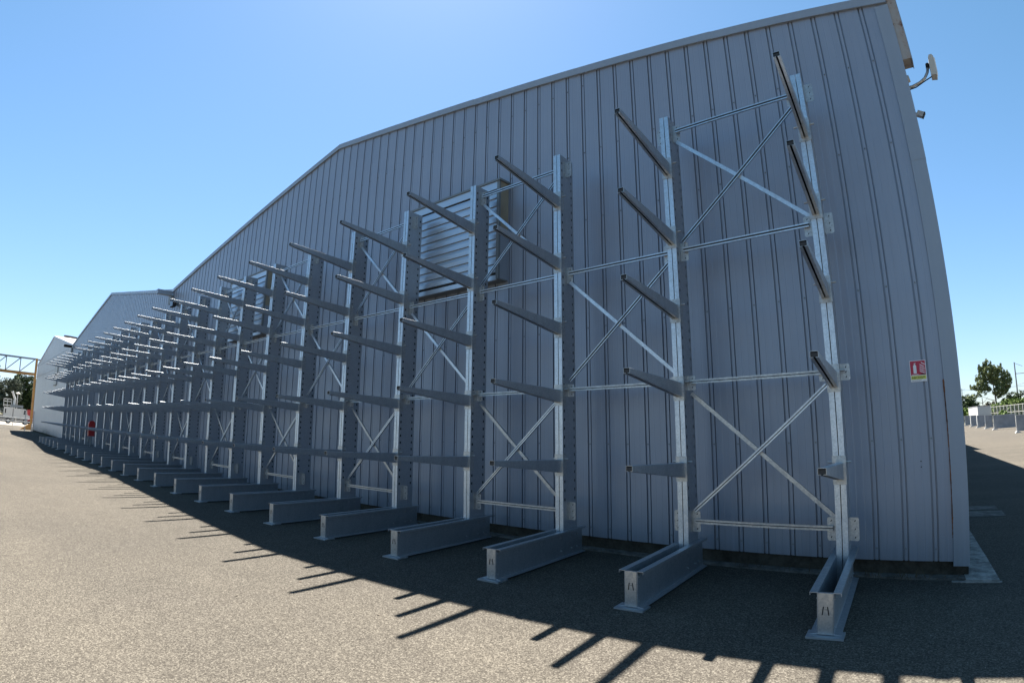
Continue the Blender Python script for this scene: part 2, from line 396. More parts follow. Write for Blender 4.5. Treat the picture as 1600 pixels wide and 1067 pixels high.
# drilled holes in the sheet near the corner
b = MB().use('black')
b.tube([(.742, WY-.001, 1.22), (.742, WY+.002, 1.22)], .007, 8); b.obj('drill_hole', h1)
b = MB().use('black'); b.tube([(.742, WY-.001, 1.16), (.742, WY+.002, 1.16)], .007, 8); b.obj('drill_hole', h1)
h2 = hall('steel_hall', 'grey ribbed steel hall in the middle, between the nearest gable and the white hall', X2, X3, 'cladding', screws=False)
h3 = hall('white_hall', 'smooth off-white hall with a low gable at the far end of the row', X3, X4, 'white_cladding', screws=False, shallow=True, trimm='white_cladding')
b = MB().use('white_cladding'); b.quad(sk(X4, WY, ZW), sk(X4, 46, ZW), sk(X4, 46, EAVE), sk(X4, WY, EAVE)); b.obj('side_wall', h3)
b = MB().use('trim')
for z in (5.55, 6.65): b.box((X4, WY-.02, z), (X3-2, WY-.002, z+.05))
b.obj('wall_rail', h3)
for z0, z1, x0, x1 in ((5.05, 5.85, -54.9, -53.2), (4.22, 4.72, -54.9, -53.2)):
    b = MB().use('white_paint'); b.box((x0, WY-.10, z0), (x1, WY-.004, z1)); b.use('truss_grey'); b.box((x0, WY-.12, z1), (x1, WY-.004, z1+.03)); b.box((x0-.02, WY-.11, z0-.05), (x1+.02, WY-.004, z0)); b.obj('wall_panel', h3)
# outlets at the valley gutters
for xv, nm, par in ((X2, 'trim', h1), (X3, 'black', h2)):
    b = MB().use(nm); b.box((xv-.12, WY-.62, EAVE-.29), (xv+.12, WY-.06, EAVE-.12)); b.use('truss_grey'); b.box((xv-.18, WY-.10, EAVE-.62), (xv+.18, WY-.004, EAVE-.29)); b.obj('gutter_outlet', par)
# roof plant far behind
t = thing('roof_ventilator', 'brown corrugated ventilator hood behind the white gable', 'ventilator', (-116.5, 10, 0))
b = MB().use('old_sheet')
for k in range(22):
    x = -8+16*k/22; b.box((x, 0, 14.9-x*.13), (x+.4, 1.2, 15.75-x*.13)); b.box((x+.4, .1, 14.9-x*.13), (x+16/22, 1.2, 15.7-x*.13))
b.obj('hood', t)
for x in (-7, 7): b = MB().use('truss_grey'); b.box((x, .3, 0), (x+.5, .9, 14.8-x*.13)); b.obj('support', t)

# ---------------------------------------------------------------- louvred wall vents
def vent(xr, label):
    W, Z0, Z1, D = 2.42, 4.13, 5.86, .235
    t = thing('wall_vent', label, 'vent', (xr, WY, 0), 0, 'louvred vents high on the grey wall')
    L = -W; yf = -D
    b = MB().use('truss_grey')
    b.prism([(.035, -.002), (.035-SK*D*0, yf-.03), (L-.03, yf-.03), (L-.03, -.002)], lambda q: (q[0]+SK*0, q[1], Z1), lambda q: (q[0], q[1], Z1+.035))
    b.obj('hood', t)
    b = MB().use('cream')
    b.box((-.02, yf+.03, Z0+.75), (.0, -.002, Z1)); b.use('trim'); b.box((-.02, yf+.03, Z0), (0, -.002, Z0+.75))
    b.box((L, yf+.03, Z0), (L+.02, -.002, Z1)); b.use('truss_grey'); b.box((L, yf+.03, Z0-.02), (0, -.002, Z0)); b.obj('side_casing', t)
    b = MB().use('truss_grey')
    b.box((-.05, yf-.01, Z0-.02), (.006, yf+.03, Z1)); b.box((L-.006, yf-.01, Z0-.02), (L+.05, yf+.03, Z1))
    b.use('louver'); b.box((L+.05, yf-.008, Z0-.03), (-.05, yf+.03, Z0+.05)); b.box((L+.05, yf-.008, Z1-.14), (-.05, yf+.03, Z1-.002)); b.obj('frame', t)
    b = MB().use('louver'); n = 10; h = (Z1-.15-Z0-.11)/n
    for k in range(n):
        z = Z0+.09+k*h
        b.prism([(yf+.006, z+.006), (yf-.012, z+.010), (yf-.012, z+h*.58), (yf+.006, z+h), (yf+.013, z+h), (yf+.013, z+.006)],
                lambda q: (L+.052, q[0], q[1]), lambda q: (-.052, q[0], q[1]))
    b.use('black'); b.box((L+.05, yf+.014, Z0), (-.05, yf+.028, Z1-.1)); b.obj('louvre_blades', t)
    return t
vent(-5.045, 'larger looking louvred vent box with cream side, nearer the hall corner')
vent(-13.58, 'smaller looking louvred vent box, further down the wall to the left')

# ---------------------------------------------------------------- cantilever rack uprights
HC, HB = 5.628, .352
ARMZ = (4.982, 4.055, 3.130, 2.204, 1.285)
NODES = (5.44, 3.81, 2.19, .60)
def web_plate(b, x0, x1, D=.35):
    """side web of the column with two rows of slots"""
    ys = [0, .032, .062, D-.062, D-.032, D]; t = .116; zs = [HB*.1]; hz = []
    z = .745
    while z < HC-.1: hz.append(z); z += t
    lv = [.02]
    for z in hz: lv += [z-.019, z+.019]
    lv.append(HC)
    for xx in (x0, x1):
        for zi, (za, zb) in enumerate(zip(lv, lv[1:])):
            hole = zi % 2 == 1
            if not hole: b.quad((xx, 0, za), (xx, D, za), (xx, D, zb), (xx, 0, zb))
            else:
                for k in (0, 2, 4): b.quad((xx, ys[k], za), (xx, ys[k+1], za), (xx, ys[k+1], zb), (xx, ys[k], zb))
    b.quad((x0, 0, HC), (x1, 0, HC), (x1, D, HC), (x0, D, HC))
    for y in (0, D): b.quad((x0, y, .02), (x1, y, .02), (x1, y, HC), (x0, y, HC))
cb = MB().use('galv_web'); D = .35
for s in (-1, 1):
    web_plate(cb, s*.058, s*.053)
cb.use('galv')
for s in (-1, 1):
    xa, xb = sorted((s*.0585, s*.004))
    cb.box((xa, -.003, .02), (xb, 0.0, HC)); cb.box((xa, D, .02), (xb, D+.003, HC))
    xa, xb = sorted((s*.004, s*.007)); cb.box((xa, 0, .02), (xb, .02, HC-.002)); cb.box((xa, D-.02, .02), (xb, D, HC-.002))
cb.use('black'); cb.box((-.046, .024, .4), (.046, .075, HC-.05)); cb.box((-.046, D-.075, .4), (.046, D-.024, HC-.05))  # black fill paints the dark of the hollow column behind the holes
for zc in (.9, 1.7, 2.5, 3.4, 4.3, 5.2):               # seam slots on the front face
    cb.box((-.0045, -.0036, zc-.18), (.0045, -.0028, zc+.18))
ME_COL = cb.mesh('column')
bb = MB().use('galv_dark'); Y0, Y1 = -1.42, .47
for s in (-1, 1):
    pf = [(s*.060, .018), (s*.060, HB), (s*.122, HB), (s*.122, HB-.026), (s*.118, HB-.026), (s*.118, HB-.005), (s*.065, HB-.005), (s*.065, .030), (s*.122, .022), (s*.122, .018)]
    if s < 0: pf = pf[::-1]
    bb.prism(pf, lambda q: (q[0], Y1, q[1]), lambda q: (q[0], Y0, q[1]))
bb.use('zinc')
for s in (-1, 1):
    for y in (-.07, .19, .33):
        for z in (.10, .27):
            x0 = s*.065; bb.tube([(x0, y, z), (x0+s*.009, y, z)], .013, 6); bb.tube([(x0, y, z), (x0+s*.018, y, z)], .007, 6)
    for y, z in ((Y0+.03, HB-.055), (Y0+.03, .075)): bb.tube([(s*.065, y, z), (s*.074, y, z)], .008, 6)
ME_BASE = bb.mesh('base_beam')
eb = MB().use('zinc'); eb.box((-.0575, Y0-.004, .022), (.0575, Y0+.03, HB-.004)); ME_END = eb.mesh('end_plate')
lb = MB().use('black')                                 # cut-out mark on the end plate: two slanting bars and two dots
for s in (-1, 1):
    lb.prism([(s*.030, .176), (s*.021, .176), (s*.011, .243), (s*.020, .243)], lambda q: (q[0], Y0-.0055, q[1]), lambda q: (q[0], Y0-.003, q[1]))
    lb.box((s*.005-.002, Y0-.0055, .218), (s*.005+.002, Y0-.003, .224))
ME_MARK = lb.mesh('cutout_mark')
fb = MB().use('galv_dark'); fb.box((-.145, Y0-.07, .002), (.145, Y0+.11, .017)); fb.use('zinc')
ME_FOOT = fb.mesh('foot_plate')
def arm_mesh(z):
    a = MB(); YT, YR = -1.42, -.010; wt = .034; wr = .040
    zt0, zt1, zr0, zr1 = z-.027, z+.027, z-.188, z-.020
    th = .004
    def sec(y, w, z0, z1, o=0):     # folded box with rounded shoulders, slot left open underneath
        r = .010
        return [(-.009, y, z0+o), (-w+o, y, z0+o), (-w+o, y, z1-r), (-w+r*.3, y, z1-r*.3-o), (-w+r, y, z1-o), (w-r, y, z1-o), (w-r*.3, y, z1-r*.3-o), (w-o, y, z1-r), (w-o, y, z0+o), (.009, y, z0+o)]
    A, B_ = sec(YT, wt, zt0, zt1), sec(YR, wr, zr0, zr1); Ai, Bi = sec(YT, wt, zt0, zt1, th), sec(YR, wr, zr0, zr1, th)
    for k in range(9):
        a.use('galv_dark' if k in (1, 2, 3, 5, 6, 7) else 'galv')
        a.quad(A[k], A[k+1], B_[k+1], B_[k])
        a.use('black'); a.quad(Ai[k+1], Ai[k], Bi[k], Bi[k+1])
    a.use('zinc')
    for k in range(9): a.quad(A[k], Ai[k], Ai[k+1], A[k+1])
    a.use('galv')
    for k in (0, 9): a.quad(A[k], B_[k], Bi[k], Ai[k])
    a.use('rubber'); a.box((-wt+th+.001, YT+.006, zt0+th+.001), (wt-th-.001, YT+.010, zt1-.014))
    return a.mesh('arm')
def bracket_mesh(z):
    a = MB().use('zinc'); z0, z1 = z-.232, z+.052
    a.box((-.0665, -.011, z0), (.0665, -.004, z1))
    for s in (-1, 1): a.box((s*.0595, -.0040, z0), (s*.0665, .075, z1))
    return a.mesh('arm_bracket')
def pin_mesh(z):
    a = MB().use('zinc'); a.tube([(-.115, .047, z-.012), (.115, .047, z-.012)], .0125, 10); return a.mesh('locking_pin')
ME_ARM = [(arm_mesh(z), bracket_mesh(z), pin_mesh(z)) for z in ARMZ]
def ear_mesh(z, s):
    a = MB().use('zinc'); h = .085 if z == 2.19 else .118; zc = z-.01
    xa, xb = sorted((s*.0590, s*.0640)); a.box((xa, .085, zc-h), (xb, .225, zc+h))
    x0, x1, r = .0635, .158, .018
    P = [(x0, zc-h), (x1-r, zc-h), (x1-r*.3, zc-h+r*.3), (x1, zc-h+r), (x1, zc+h-r), (x1-r*.3, zc+h-r*.3), (x1-r, zc+h), (x0, zc+h)]
    P = [(s*x, q) for x, q in P]
    if s < 0: P = P[::-1]
    a.prism(P, lambda q: (q[0], .148, q[1]), lambda q: (q[0], .144, q[1]))
    a.use('black')
    for dz in (-h+.035, 0, h-.035):
        a.prism([(s*.118-.008, zc+dz-.009), (s*.118+.001, zc+dz-.010), (s*.118+.009, zc+dz+.006), (s*.118+.001, zc+dz+.010)], lambda q: (q[0], .1445, q[1]), lambda q: (q[0], .1430, q[1]))
    return a.mesh('brace_bracket')
ME_EARS = [ear_mesh(z, s) for z in NODES for s in (-1, 1)]
def channel(b, p0, p1, y, w=.046, d=.026, openfront=True, t=.003, e=.40):
    p0, p1 = Vector((p0[0], 0, p0[1])), Vector((p1[0], 0, p1[1])); u = (p1-p0).normalized(); n = Vector((-u.z, 0, u.x))
    if n.z < 0: n = -n
    h = w/2; f = -1 if openfront else 1
    # section in (n, y): web at the back, lips at the front (or the reverse)
    pf = [(-h, 0), (-h, d), (-h*e, d), (-h*e, d-t), (-h+t, d-t), (-h+t, t), (h-t, t), (h-t, d-t), (h*e, d-t), (h*e, d), (h, d), (h, 0)]
    n0 = len(b.f); b.prism(pf, lambda q: p0+n*q[0]+Vector((0, y+f*q[1], 0)), lambda q: p1+n*q[0]+Vector((0, y+f*q[1], 0)))
    keep = b.cur; b.use('shaded_zinc'); dk = b.cur; b.cur = keep
    for k in range(3, 8): b.mi[n0+2+k] = dk  # inner faces get the painted-in shade
ORD = ['first', 'second', 'third', 'fourth', 'fifth', 'sixth', 'seventh', 'eighth', 'ninth', 'tenth', 'eleventh', 'twelfth', 'thirteenth', 'fourteenth',
       'fifteenth', 'sixteenth', 'seventeenth', 'eighteenth', 'nineteenth']
xs = [-((n+1)//2)*1.725 - (n//2)*1.744 for n in range(19)] + [-34.24, -35.97, -37.71, -39.43, -41.17, -42.90]
BR = {}
def brace_set(kind, L):
    """horizontal and crossed braces spanning from this upright to the next one on the left (length L)"""
    if (kind, L) in BR: return BR[kind, L]
    a, c = -.085, -L+.085; out = []
    hz = NODES if kind == 'A' else NODES[1:3]
    for z in hz:
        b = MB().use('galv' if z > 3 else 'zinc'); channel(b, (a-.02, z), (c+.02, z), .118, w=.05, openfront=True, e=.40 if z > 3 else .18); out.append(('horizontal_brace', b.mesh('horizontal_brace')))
    for top, bot in (((5.31, 3.92), (2.06, .71)) if kind == 'A' else ((3.70, 2.31),)):
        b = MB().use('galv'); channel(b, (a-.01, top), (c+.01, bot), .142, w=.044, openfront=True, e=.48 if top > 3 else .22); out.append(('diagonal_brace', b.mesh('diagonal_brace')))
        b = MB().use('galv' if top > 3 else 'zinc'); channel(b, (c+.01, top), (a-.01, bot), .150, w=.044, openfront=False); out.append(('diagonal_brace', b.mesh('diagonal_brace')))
    BR[kind, L] = out; return out
for i, x in enumerate(xs):
    if i == 0: lab = 'galvanized five-armed upright at the right end of the row, nearest the hall corner'
    elif i == 18: lab = 'galvanized five-armed upright just before the wide gap with the red cabinet'
    elif i < 19: lab = 'galvanized five-armed cantilever upright, %s from the hall corner at the right end' % ORD[i]
    else: lab = 'galvanized five-armed upright beyond the red cabinet, ' + ['nearest of the far group of six', 'second of the far group of six', 'third of the far group of six', 'fourth of the far group of six', 'fifth of the far group of six', 'furthest from the camera, at the far end'][i-19]
    t = thing('cantilever_upright', lab, 'rack upright', (x, 0, 0), math.radians(4.52) + random.uniform(-.004, .004)*(i > 2), 'cantilever rack uprights along the grey wall')
    link(ME_COL, 'column', t); link(ME_BASE, 'base_beam', t)
    e = link(ME_END, 'end_plate', t); link(ME_MARK, 'cutout_mark', e)
    link(ME_FOOT, 'foot_plate', t); [link(m_, 'brace_bracket', t) for m_ in ME_EARS]
    for (ma, mb, mp) in ME_ARM:
        a = link(ma, 'arm', t); link(mb, 'arm_bracket', a); link(mp, 'locking_pin', a)
    if i+1 < len(xs) and i != 18:
        L = round(x-xs[i+1], 2); j = i if i < 19 else i-19
        for nm, me in brace_set('A' if j % 2 == 0 else 'B', L):
            o = link(me, nm, t); o.rotation_euler[2] = -t.rotation_euler[2]

# ---------------------------------------------------------------- things fixed to the wall
def curve_flat(b, pts, w, y0, y1):
    L, R = [], []
    for i, p in enumerate(pts):
        a = pts[max(i-1, 0)]; c = pts[min(i+1, len(pts)-1)]; d = math.hypot(c[0]-a[0], c[1]-a[1]); nx, nz = -(c[1]-a[1])/d, (c[0]-a[0])/d
        ww = w*(.35+.65*math.sin(math.pi*(.15+.7*i/(len(pts)-1))))
        L.append((p[0]+nx*ww, p[1]+nz*ww)); R.append((p[0]-nx*ww, p[1]-nz*ww))
    b.prism(L+R[::-1], lambda q: (q[0], y0, q[1]), lambda q: (q[0], y1, q[1]))
t = thing('fire_extinguisher_sign', 'small red and yellow fire extinguisher sign on the grey wall near the right corner', 'sign', (.703, WY-.004, 2.058), 0)
b = MB().use('sign_white'); b.box((0, -.003, 0), (.168, 0, .228)); pl = b.obj('sign_plate', t)
b = MB().use('sign_red'); b.box((.006, -.0040, .070), (.162, -.003, .222)); b.obj('red_panel', t)
b = MB().use('sign_white')
ex = [(.040, .088), (.066, .088), (.068, .094), (.068, .168), (.064, .177), (.057, .182), (.057, .190), (.048, .190), (.048, .182), (.040, .177), (.036, .168), (.036, .094)]
b.prism(ex[::-1], lambda q: (q[0], -.0048, q[1]), lambda q: (q[0], -.0042, q[1]))
b.prism([(.050, .191), (.066, .196), (.066, .201), (.044, .196), (.044, .191)], lambda q: (q[0], -.0048, q[1]), lambda q: (q[0], -.0042, q[1]))
for k, (x, z, sc) in enumerate([(.100, .088, 1.1), (.102, .110, 1.0), (.104, .132, 1.05), (.106, .155, .9), (.122, .176, .8)]):
    curve_flat(b, [(x+.052*sc, z+.000), (x+.036*sc, z+.006), (x+.022*sc, z+.014), (x+.010*sc, z+.018), (x, z+.030)], .0042, -.0048, -.0042)
b.box((.018, -.0048, .074), (.085, -.0042, .079)); b.obj('pictogram', t)
b = MB().use('sign_yellow'); b.box((.006, -.0040, .024), (.162, -.003, .064)); b.obj('yellow_panel', t)
b = MB().use('black')
for k, z in enumerate((.050, .040, .031)):
    x = .078
    while x < .150:
        w = random.uniform(.005, .014); b.box((x, -.0046, z), (x+w, -.0042, z+.0045)) if k < 2 or x < .13 else None; x += w+.004
x = .012
b.box((.110, -.0048, .073), (.158, -.0042, .082))
while x < .11: w = random.uniform(.006, .014); b.box((x, -.0036, .010), (x+w, -.0032, .014)); x += w+.004
b.obj('small_print', t)
fc = bpy.data.curves.new('letters', 'FONT'); fc.body = 'ABC'; fc.size = .036; fc.extrude = .0003; fc.resolution_u = 3
fo = bpy.data.objects.new('letters_tmp', fc); COL.objects.link(fo)
dg = bpy.context.evaluated_depsgraph_get(); fm = bpy.data.meshes.new_from_object(fo.evaluated_get(dg)); bpy.data.objects.remove(fo)
fm.materials.clear(); fm.materials.append(M['black'])
fl = link(fm, 'lettering', t); fl.location = (.010, -.0045, .031); fl.rotation_euler = (math.pi/2, 0, 0); fl.scale = (1.0, 1, 1)

t = thing('floodlight', 'pale floodlight on a curved bracket sticking out from the hall corner', 'floodlight', (1.155, 1.3, 5.8))
b = MB().use('zinc'); pts = [(0, 0, 0), (.10, 0, .0), (.20, 0, .03), (.275, 0, .075), (.325, 0, .15), (.345, 0, .22)]
b.tube(pts, .019, 10); b.obj('bracket_arm', t)
b = MB().use('beige_plastic'); b.tube([(.0, 0, .115), (.085, 0, .125)], [.06, .05], 12); b.tube([(.0, 0, -.045), (.06, 0, -.045)], [.06, .055], 12); b.box((0, -.04, -.12), (.03, .04, .16)); b.obj('junction_box', t)
b = MB().use('black'); b.tube([(.02, -.02, -.05), (.14, -.02, -.035), (.26, -.02, .02), (.36, -.02, .06), (.40, -.02, .10)], .008, 6); b.obj('cable', t)
b = MB()
R_ = Matrix.Rotation(math.radians(4), 3, 'Y')
def hd(p): v = R_ @ Vector(p); return (v.x*.78+.405, v.y*.5, v.z*.80+.205)
prof = [(-.045, -.185), (-.048, .13), (-.030, .185), (.015, .190), (.040, .150), (.052, -.175), (.045, -.195)]
b.use('beige_plastic'); b.prism(prof[::-1], lambda q: hd((q[0], -.15, q[1])), lambda q: hd((q[0], .15, q[1]))); b.obj('lamp_housing', t)
b = MB().use('sign_white'); b.prism([(.046, -.150), (.062, -.135), (.058, .11), (.044, .135)], lambda q: hd((q[0], -.135, q[1])), lambda q: hd((q[0], .135, q[1]))); b.obj('lens_cover', t)
b = MB().use('black'); b.tube([(.345, -.05, .235), (.345, .05, .235)], .024, 12); b.obj('hinge', t)
t = thing('security_camera', 'small white security camera below the floodlight on the hall corner', 'camera', (1.155, 1.3, 5.42))
b = MB().use('white_paint'); b.tube([(0, 0, 0), (.06, 0, .0), (.075, 0, -.02)], .013, 8); b.obj('mount', t)
b = MB().use('white_paint'); rot = Matrix.Rotation(math.radians(32), 3, 'Y')
def cm(p): v = rot @ Vector(p); return (v.x+.115, v.y, v.z-.035)
b.prism([(-.035, -.034), (-.035, .034), (.035, .034), (.035, -.034)], lambda q: cm((-.045, q[0], q[1])), lambda q: cm((.04, q[0], q[1]))); b.obj('body', t)
b = MB().use('black'); b.prism([(-.036, -.036), (-.036, .036), (.036, .036), (.036, -.036)], lambda q: cm((.04, q[0], q[1])), lambda q: cm((.05, q[0], q[1]))); b.obj('lens', t)
t = thing('wall_floodlight', 'dark square floodlight on the wall below the first roof valley', 'floodlight', (-21.9, WY, 6.13))
b = MB().use('black'); b.box((-.2, -.24, -.12), (.2, -.12, .15)); b.obj('housing', t)
b = MB().use('truss_grey'); b.box((-.05, -.12, -.05), (.05, -.002, .05)); b.obj('bracket', t)
b = MB().use('glass_dark'); b.box((-.17, -.25, -.10), (.17, -.241, .12)); b.obj('lens', t)
t = thing('extinguisher_cabinet', 'red round-topped extinguisher cabinet on a post in the wide gap of the rack row', 'cabinet', (-33.45, .17, 0))
P = [(-.165, .80), (.165, .80)] + [(.165*math.cos(a), 1.43+.165*math.sin(a)) for a in [k*math.pi/10 for k in range(11)]]
b = MB().use('red'); b.prism(P, lambda q: (.13, q[0], q[1]), lambda q: (-.13, q[0], q[1])); b.obj('cabinet_body', t)
b = MB().use('red'); b.prism([(p*.86, .80+(q-.80)*.9+.03) for p, q in P], lambda q: (.142, q[0], q[1]), lambda q: (.131, q[0], q[1])); b.obj('cabinet_door', t)
b = MB().use('truss_grey'); b.tube([(0, 0, 0), (0, 0, .80)], .035, 8); b.tube([(0, 0, 0), (0, 0, .02)], .14, 10); b.obj('post', t)

# ---------------------------------------------------------------- weeds and dry stalks at the wall foot
def stalks(name, label, boxes, count, hgt, m, cat):
    b = MB().use(m)
    for k in range(count):
        x0, x1, y0, y1 = random.choice(boxes); x, y = random.uniform(x0, x1), random.uniform(y0, y1)
        a = random.uniform(0, 6.28); l = hgt*random.uniform(.3, 1); lean = random.uniform(.2, 1.1); w = .0022
        dx, dy = math.cos(a)*lean*l, math.sin(a)*lean*l*.4
        b.quad((x-w, y, .02), (x+w, y, .02), (x+dx*.4+w, y+dy*.4, l*.6), (x+dx*.4-w, y+dy*.4, l*.6))
        b.quad((x+dx*.4-w, y+dy*.4, l*.6), (x+dx*.4+w, y+dy*.4, l*.6), (x+dx, y+dy, l*.85))
    o = b.obj(name); tag(o, label, cat); o['kind'] = 'stuff'; return o
stalks('dry_grass', 'dry grass stalks along the foot of the grey wall', [(.1, 1.1, .52, .66), (-1.4, -.2, .55, .68), (.1, .8, .45, .6), (-8, -3, .55, .66)], 85, .20, 'straw', 'grass')
stalks('wall_weeds', 'dark weeds growing along the foot of the white hall', [(-69, -60, .3, .65), (-60, -50, .3, .65), (-58, -56, .3, .65)], 900, 1.1, 'dark_leaf', 'weeds')

# ---------------------------------------------------------------- foliage
def crown(b, clumps, size, dens, flat=.55, seed=1):
    rnd = random.Random(seed)
    for (cx, cy, cz, rx, ry, rz) in clumps:
        n = int(dens*rx*rz*max(ry, .5)**.5)
        for k in range(n):
            while True:
                u = Vector((rnd.uniform(-1, 1), rnd.uniform(-1, 1), rnd.uniform(-1, 1)))
                if u.length < 1: break
            u = u*(.55+.45*rnd.random())/max(u.length, .35) if rnd.random() < .7 else u
            p = Vector((cx+u.x*rx, cy+u.y*ry, cz+u.z*rz))
            if noise.noise(p*(1.1/max(size, .05)*.22)) < -.18: continue
            nrm = Vector((rnd.gauss(0, 1), rnd.gauss(0, 1), rnd.gauss(.5, 1))).normalized()
            a = nrm.orthogonal().normalized(); c = nrm.cross(a); s = size*rnd.uniform(.5, 1.25)
            b.quad(p-a*s-c*s*flat*.3, p+a*s*.2-c*s*flat, p+a*s+c*s*flat*.3, p-a*s*.1+c*s*flat)
def tree(name, label, base, trunk_pts, trunk_r, branches, clumps, lm, size, dens, seed, group=None, cat='tree'):
    t = thing(name, label, cat, base, 0, group)
    b = MB().use('bark'); n = len(trunk_pts); b.tube(trunk_pts, [trunk_r*(1-.65*k/(n-1)) for k in range(n)], 8)
    for p0, p1 in branches: b.tube([p0, ((p0[0]+p1[0])/2, (p0[1]+p1[1])/2, (p0[2]+p1[2])/2-.2), p1], [trunk_r*.4, trunk_r*.28, trunk_r*.1], 6)
    b.obj('trunk', t)
    b = MB().use(lm); crown(b, clumps, size, dens, seed=seed); b.obj('crown', t); return t
rn = random.Random(3)
# big pine to the right
cl = []
for (x, z, r) in [(-1.6,18.5,0.69),(-2.1,17.3,0.87),(-0.6,17.1,0.87),(-3.7,16.8,0.74),(-3.1,15.6,1.24),(-1.4,15.7,1.48),(0.4,16.1,0.99),(2.4,16.4,0.74),(1.6,15.1,1.24),(0.2,14.4,1.48),(-1.8,13.9,1.48),(-3.5,14.3,1.11),(-4.7,13.5,0.87),(3.0,13.9,0.99),(4.2,14.2,0.87),(4.6,12.6,0.87),(3.9,11.6,1.24),(2.4,12.0,1.48),(0.9,12.3,1.36),(-0.4,12.9,1.24),(-2.8,12.4,1.11),(-4.2,12.1,1.11),(-5.2,10.9,0.99),(-6.0,10.9,0.62),(-6.9,10.8,0.54),(-3.4,10.9,0.99),(-2.3,10.8,0.99),(1.6,10.3,1.24),(3.1,10.1,1.24),(4.2,10.7,0.87),(1.9,8.9,1.24),(3.2,9.2,0.87),(0.6,9.5,1.11),(0.9,8.1,0.87),(-1.7,10.1,0.74),(-0.3,8.9,0.49),(-4.1,10.1,0.74)]:
    cl.append((x, rn.uniform(-1.5, 1.5), z, r*1.14, max(r, .9), r*1.1))
for (x, z) in [(-1.6,19.0),(-2.6,18.0),(-.4,18.0),(-4.0,17.4),(.6,17.2),(2.6,17.2),(1.6,16.6),(4.3,15.0),(5.0,13.6),(-5.2,14.2),(5.3,12.2),(-6.2,11.6),(-7.2,11.4),(3.4,15.2)]:
    cl.append((x, 0, z, .32, .5, .85))
tree('pine_tree', 'tall open-crowned pine rising above the hedge on the right', (15.4, 200, 0),
     [(.3, 0, 0), (.2, 0, 5), (-.1, 0, 9), (-.4, 0, 13), (-1.2, 0, 17.5)], .3,
     [((0, 0, 6.5), (-4, 0, 8.2)), ((0, 0, 7), (4.4, 0, 8.6)), ((-.2, 0, 8.5), (5.6, 0, 11.5)), ((-.2, 0, 9), (-2.4, 0, 12)), ((0, 0, 5.6), (3, 0, 7))], cl, 'pine_leaf', .20, 760, 5)
tree('pine_tree', 'thin pale-trunked pine just left of the tall pine', (11.3, 199, 0), [(0, 0, 0), (.1, 0, 5), (0, 0, 8.5)], .2, [((0, 0, 6), (-3, 0, 7.6)), ((0, 0, 6), (2, 0, 8))],
     [(-2.2, 0, 8.3, 1.6, 1.4, .9), (-4.0, 0, 8.0, 1.2, 1, .6), (0, 0, 9.2, 1.8, 1.5, 1.2)], 'pine_leaf', .28, 150, 6)
def bush(label, x, y, w, h, lm, seed, size=.3, dens=110, name='bush', z0=0):
    r = random.Random(seed); c = []
    for k in range(8): c.append((r.uniform(-w*.36, w*.36), r.uniform(-1, 1), r.uniform(h*.25, h*.72), w*r.uniform(.16, .26), 1.6, h*r.uniform(.2, .28)))
    c.append((0, 0, h*.45, w*.42, 1.6, h*.42))
    tree(name, label, (x, y, z0), [(0, 0, 0), (.1, 0, h*.3), (0, 0, h*.6)], .14, [((0, 0, h*.2), (w*.3, 0, h*.5)), ((0, 0, h*.2), (-w*.3, 0, h*.5))], c, lm, size, dens, seed, 'shrubs beyond the fence', 'shrub')
bush('round dark green shrub nearest the hall corner on the right', 7.9, 192, 7.6, 9.2, 'dark_leaf', 11)
bush('brownish shrub at the foot of the tall pine', 12.8, 194, 4.6, 7.2, 'brown_leaf', 12)
bush('bright low shrub in front of the round dark shrub', 9.4, 186, 7.0, 5.0, 'bright_leaf', 13)
bush('bright bush showing over the fence right of the white cabin', 12.9, 143, 2.2, 3.6, 'bright_leaf', 14)
bush('dark shrub at the foot of the catenary pole', 22.5, 205, 6.5, 10.4, 'dark_leaf', 15)
bush('low dark shrub right of the tall pine trunk', 18.4, 202, 5, 8.2, 'dark_leaf', 16)
b = MB().use('bright_leaf')
cl = []
for k in range(30):
    x = 13+k*1.0; cl.append((x, 188+rn.uniform(-2, 2), 3.2+rn.uniform(-.3, .5)+.06*k, 1.5, 1.8, 2.0+.06*k+rn.uniform(-.3, .6)))
for k in range(18): cl.append((-10+k, 189, 3.2, 1.4, 1.6, 1.8))
crown(b, cl, .3, 120, seed=22); o = b.obj('hedge'); tag(o, 'long bright green hedge behind the pale lattice fence', 'hedge'); 
# left trees beyond the fence
for k, (y, w, h, lm, lab, sd) in enumerate([(-3.6, 5.6, 12.2, 'bright_leaf', 'bright green tree at the left edge behind the work truck', 31), (1.6, 7.5, 11.6, 'olive_leaf', 'grey green broad tree behind the work truck and under the gantry', 32),
                                          (6.3, 6.5, 11.4, 'dark_leaf', 'dark green tree behind the orange gantry leg', 33), (11.5, 7, 11.0, 'olive_leaf', 'grey green tree hidden partly by the white hall', 34)]):
    r = random.Random(sd); c = []
    for q in range(14): c.append((r.uniform(-2, 2), r.uniform(-w*.4, w*.4), r.uniform(h*.25, h*.86), 2.0, w*r.uniform(.18, .28), h*r.uniform(.10, .18)))
    c.append((0, 0, h*.45, 2.5, w*.42, h*.33))
    tree('broadleaf_tree', lab, (-146-k*1.5, y, 0), [(0, 0, 0), (.2, .1, h*.3), (0, 0, h*.7)], .25, [((0, 0, h*.3), (0, w*.3, h*.6)), ((0, 0, h*.3), (0, -w*.3, h*.6))], c, lm, .26, 230, sd, 'trees beyond the yard at the left')

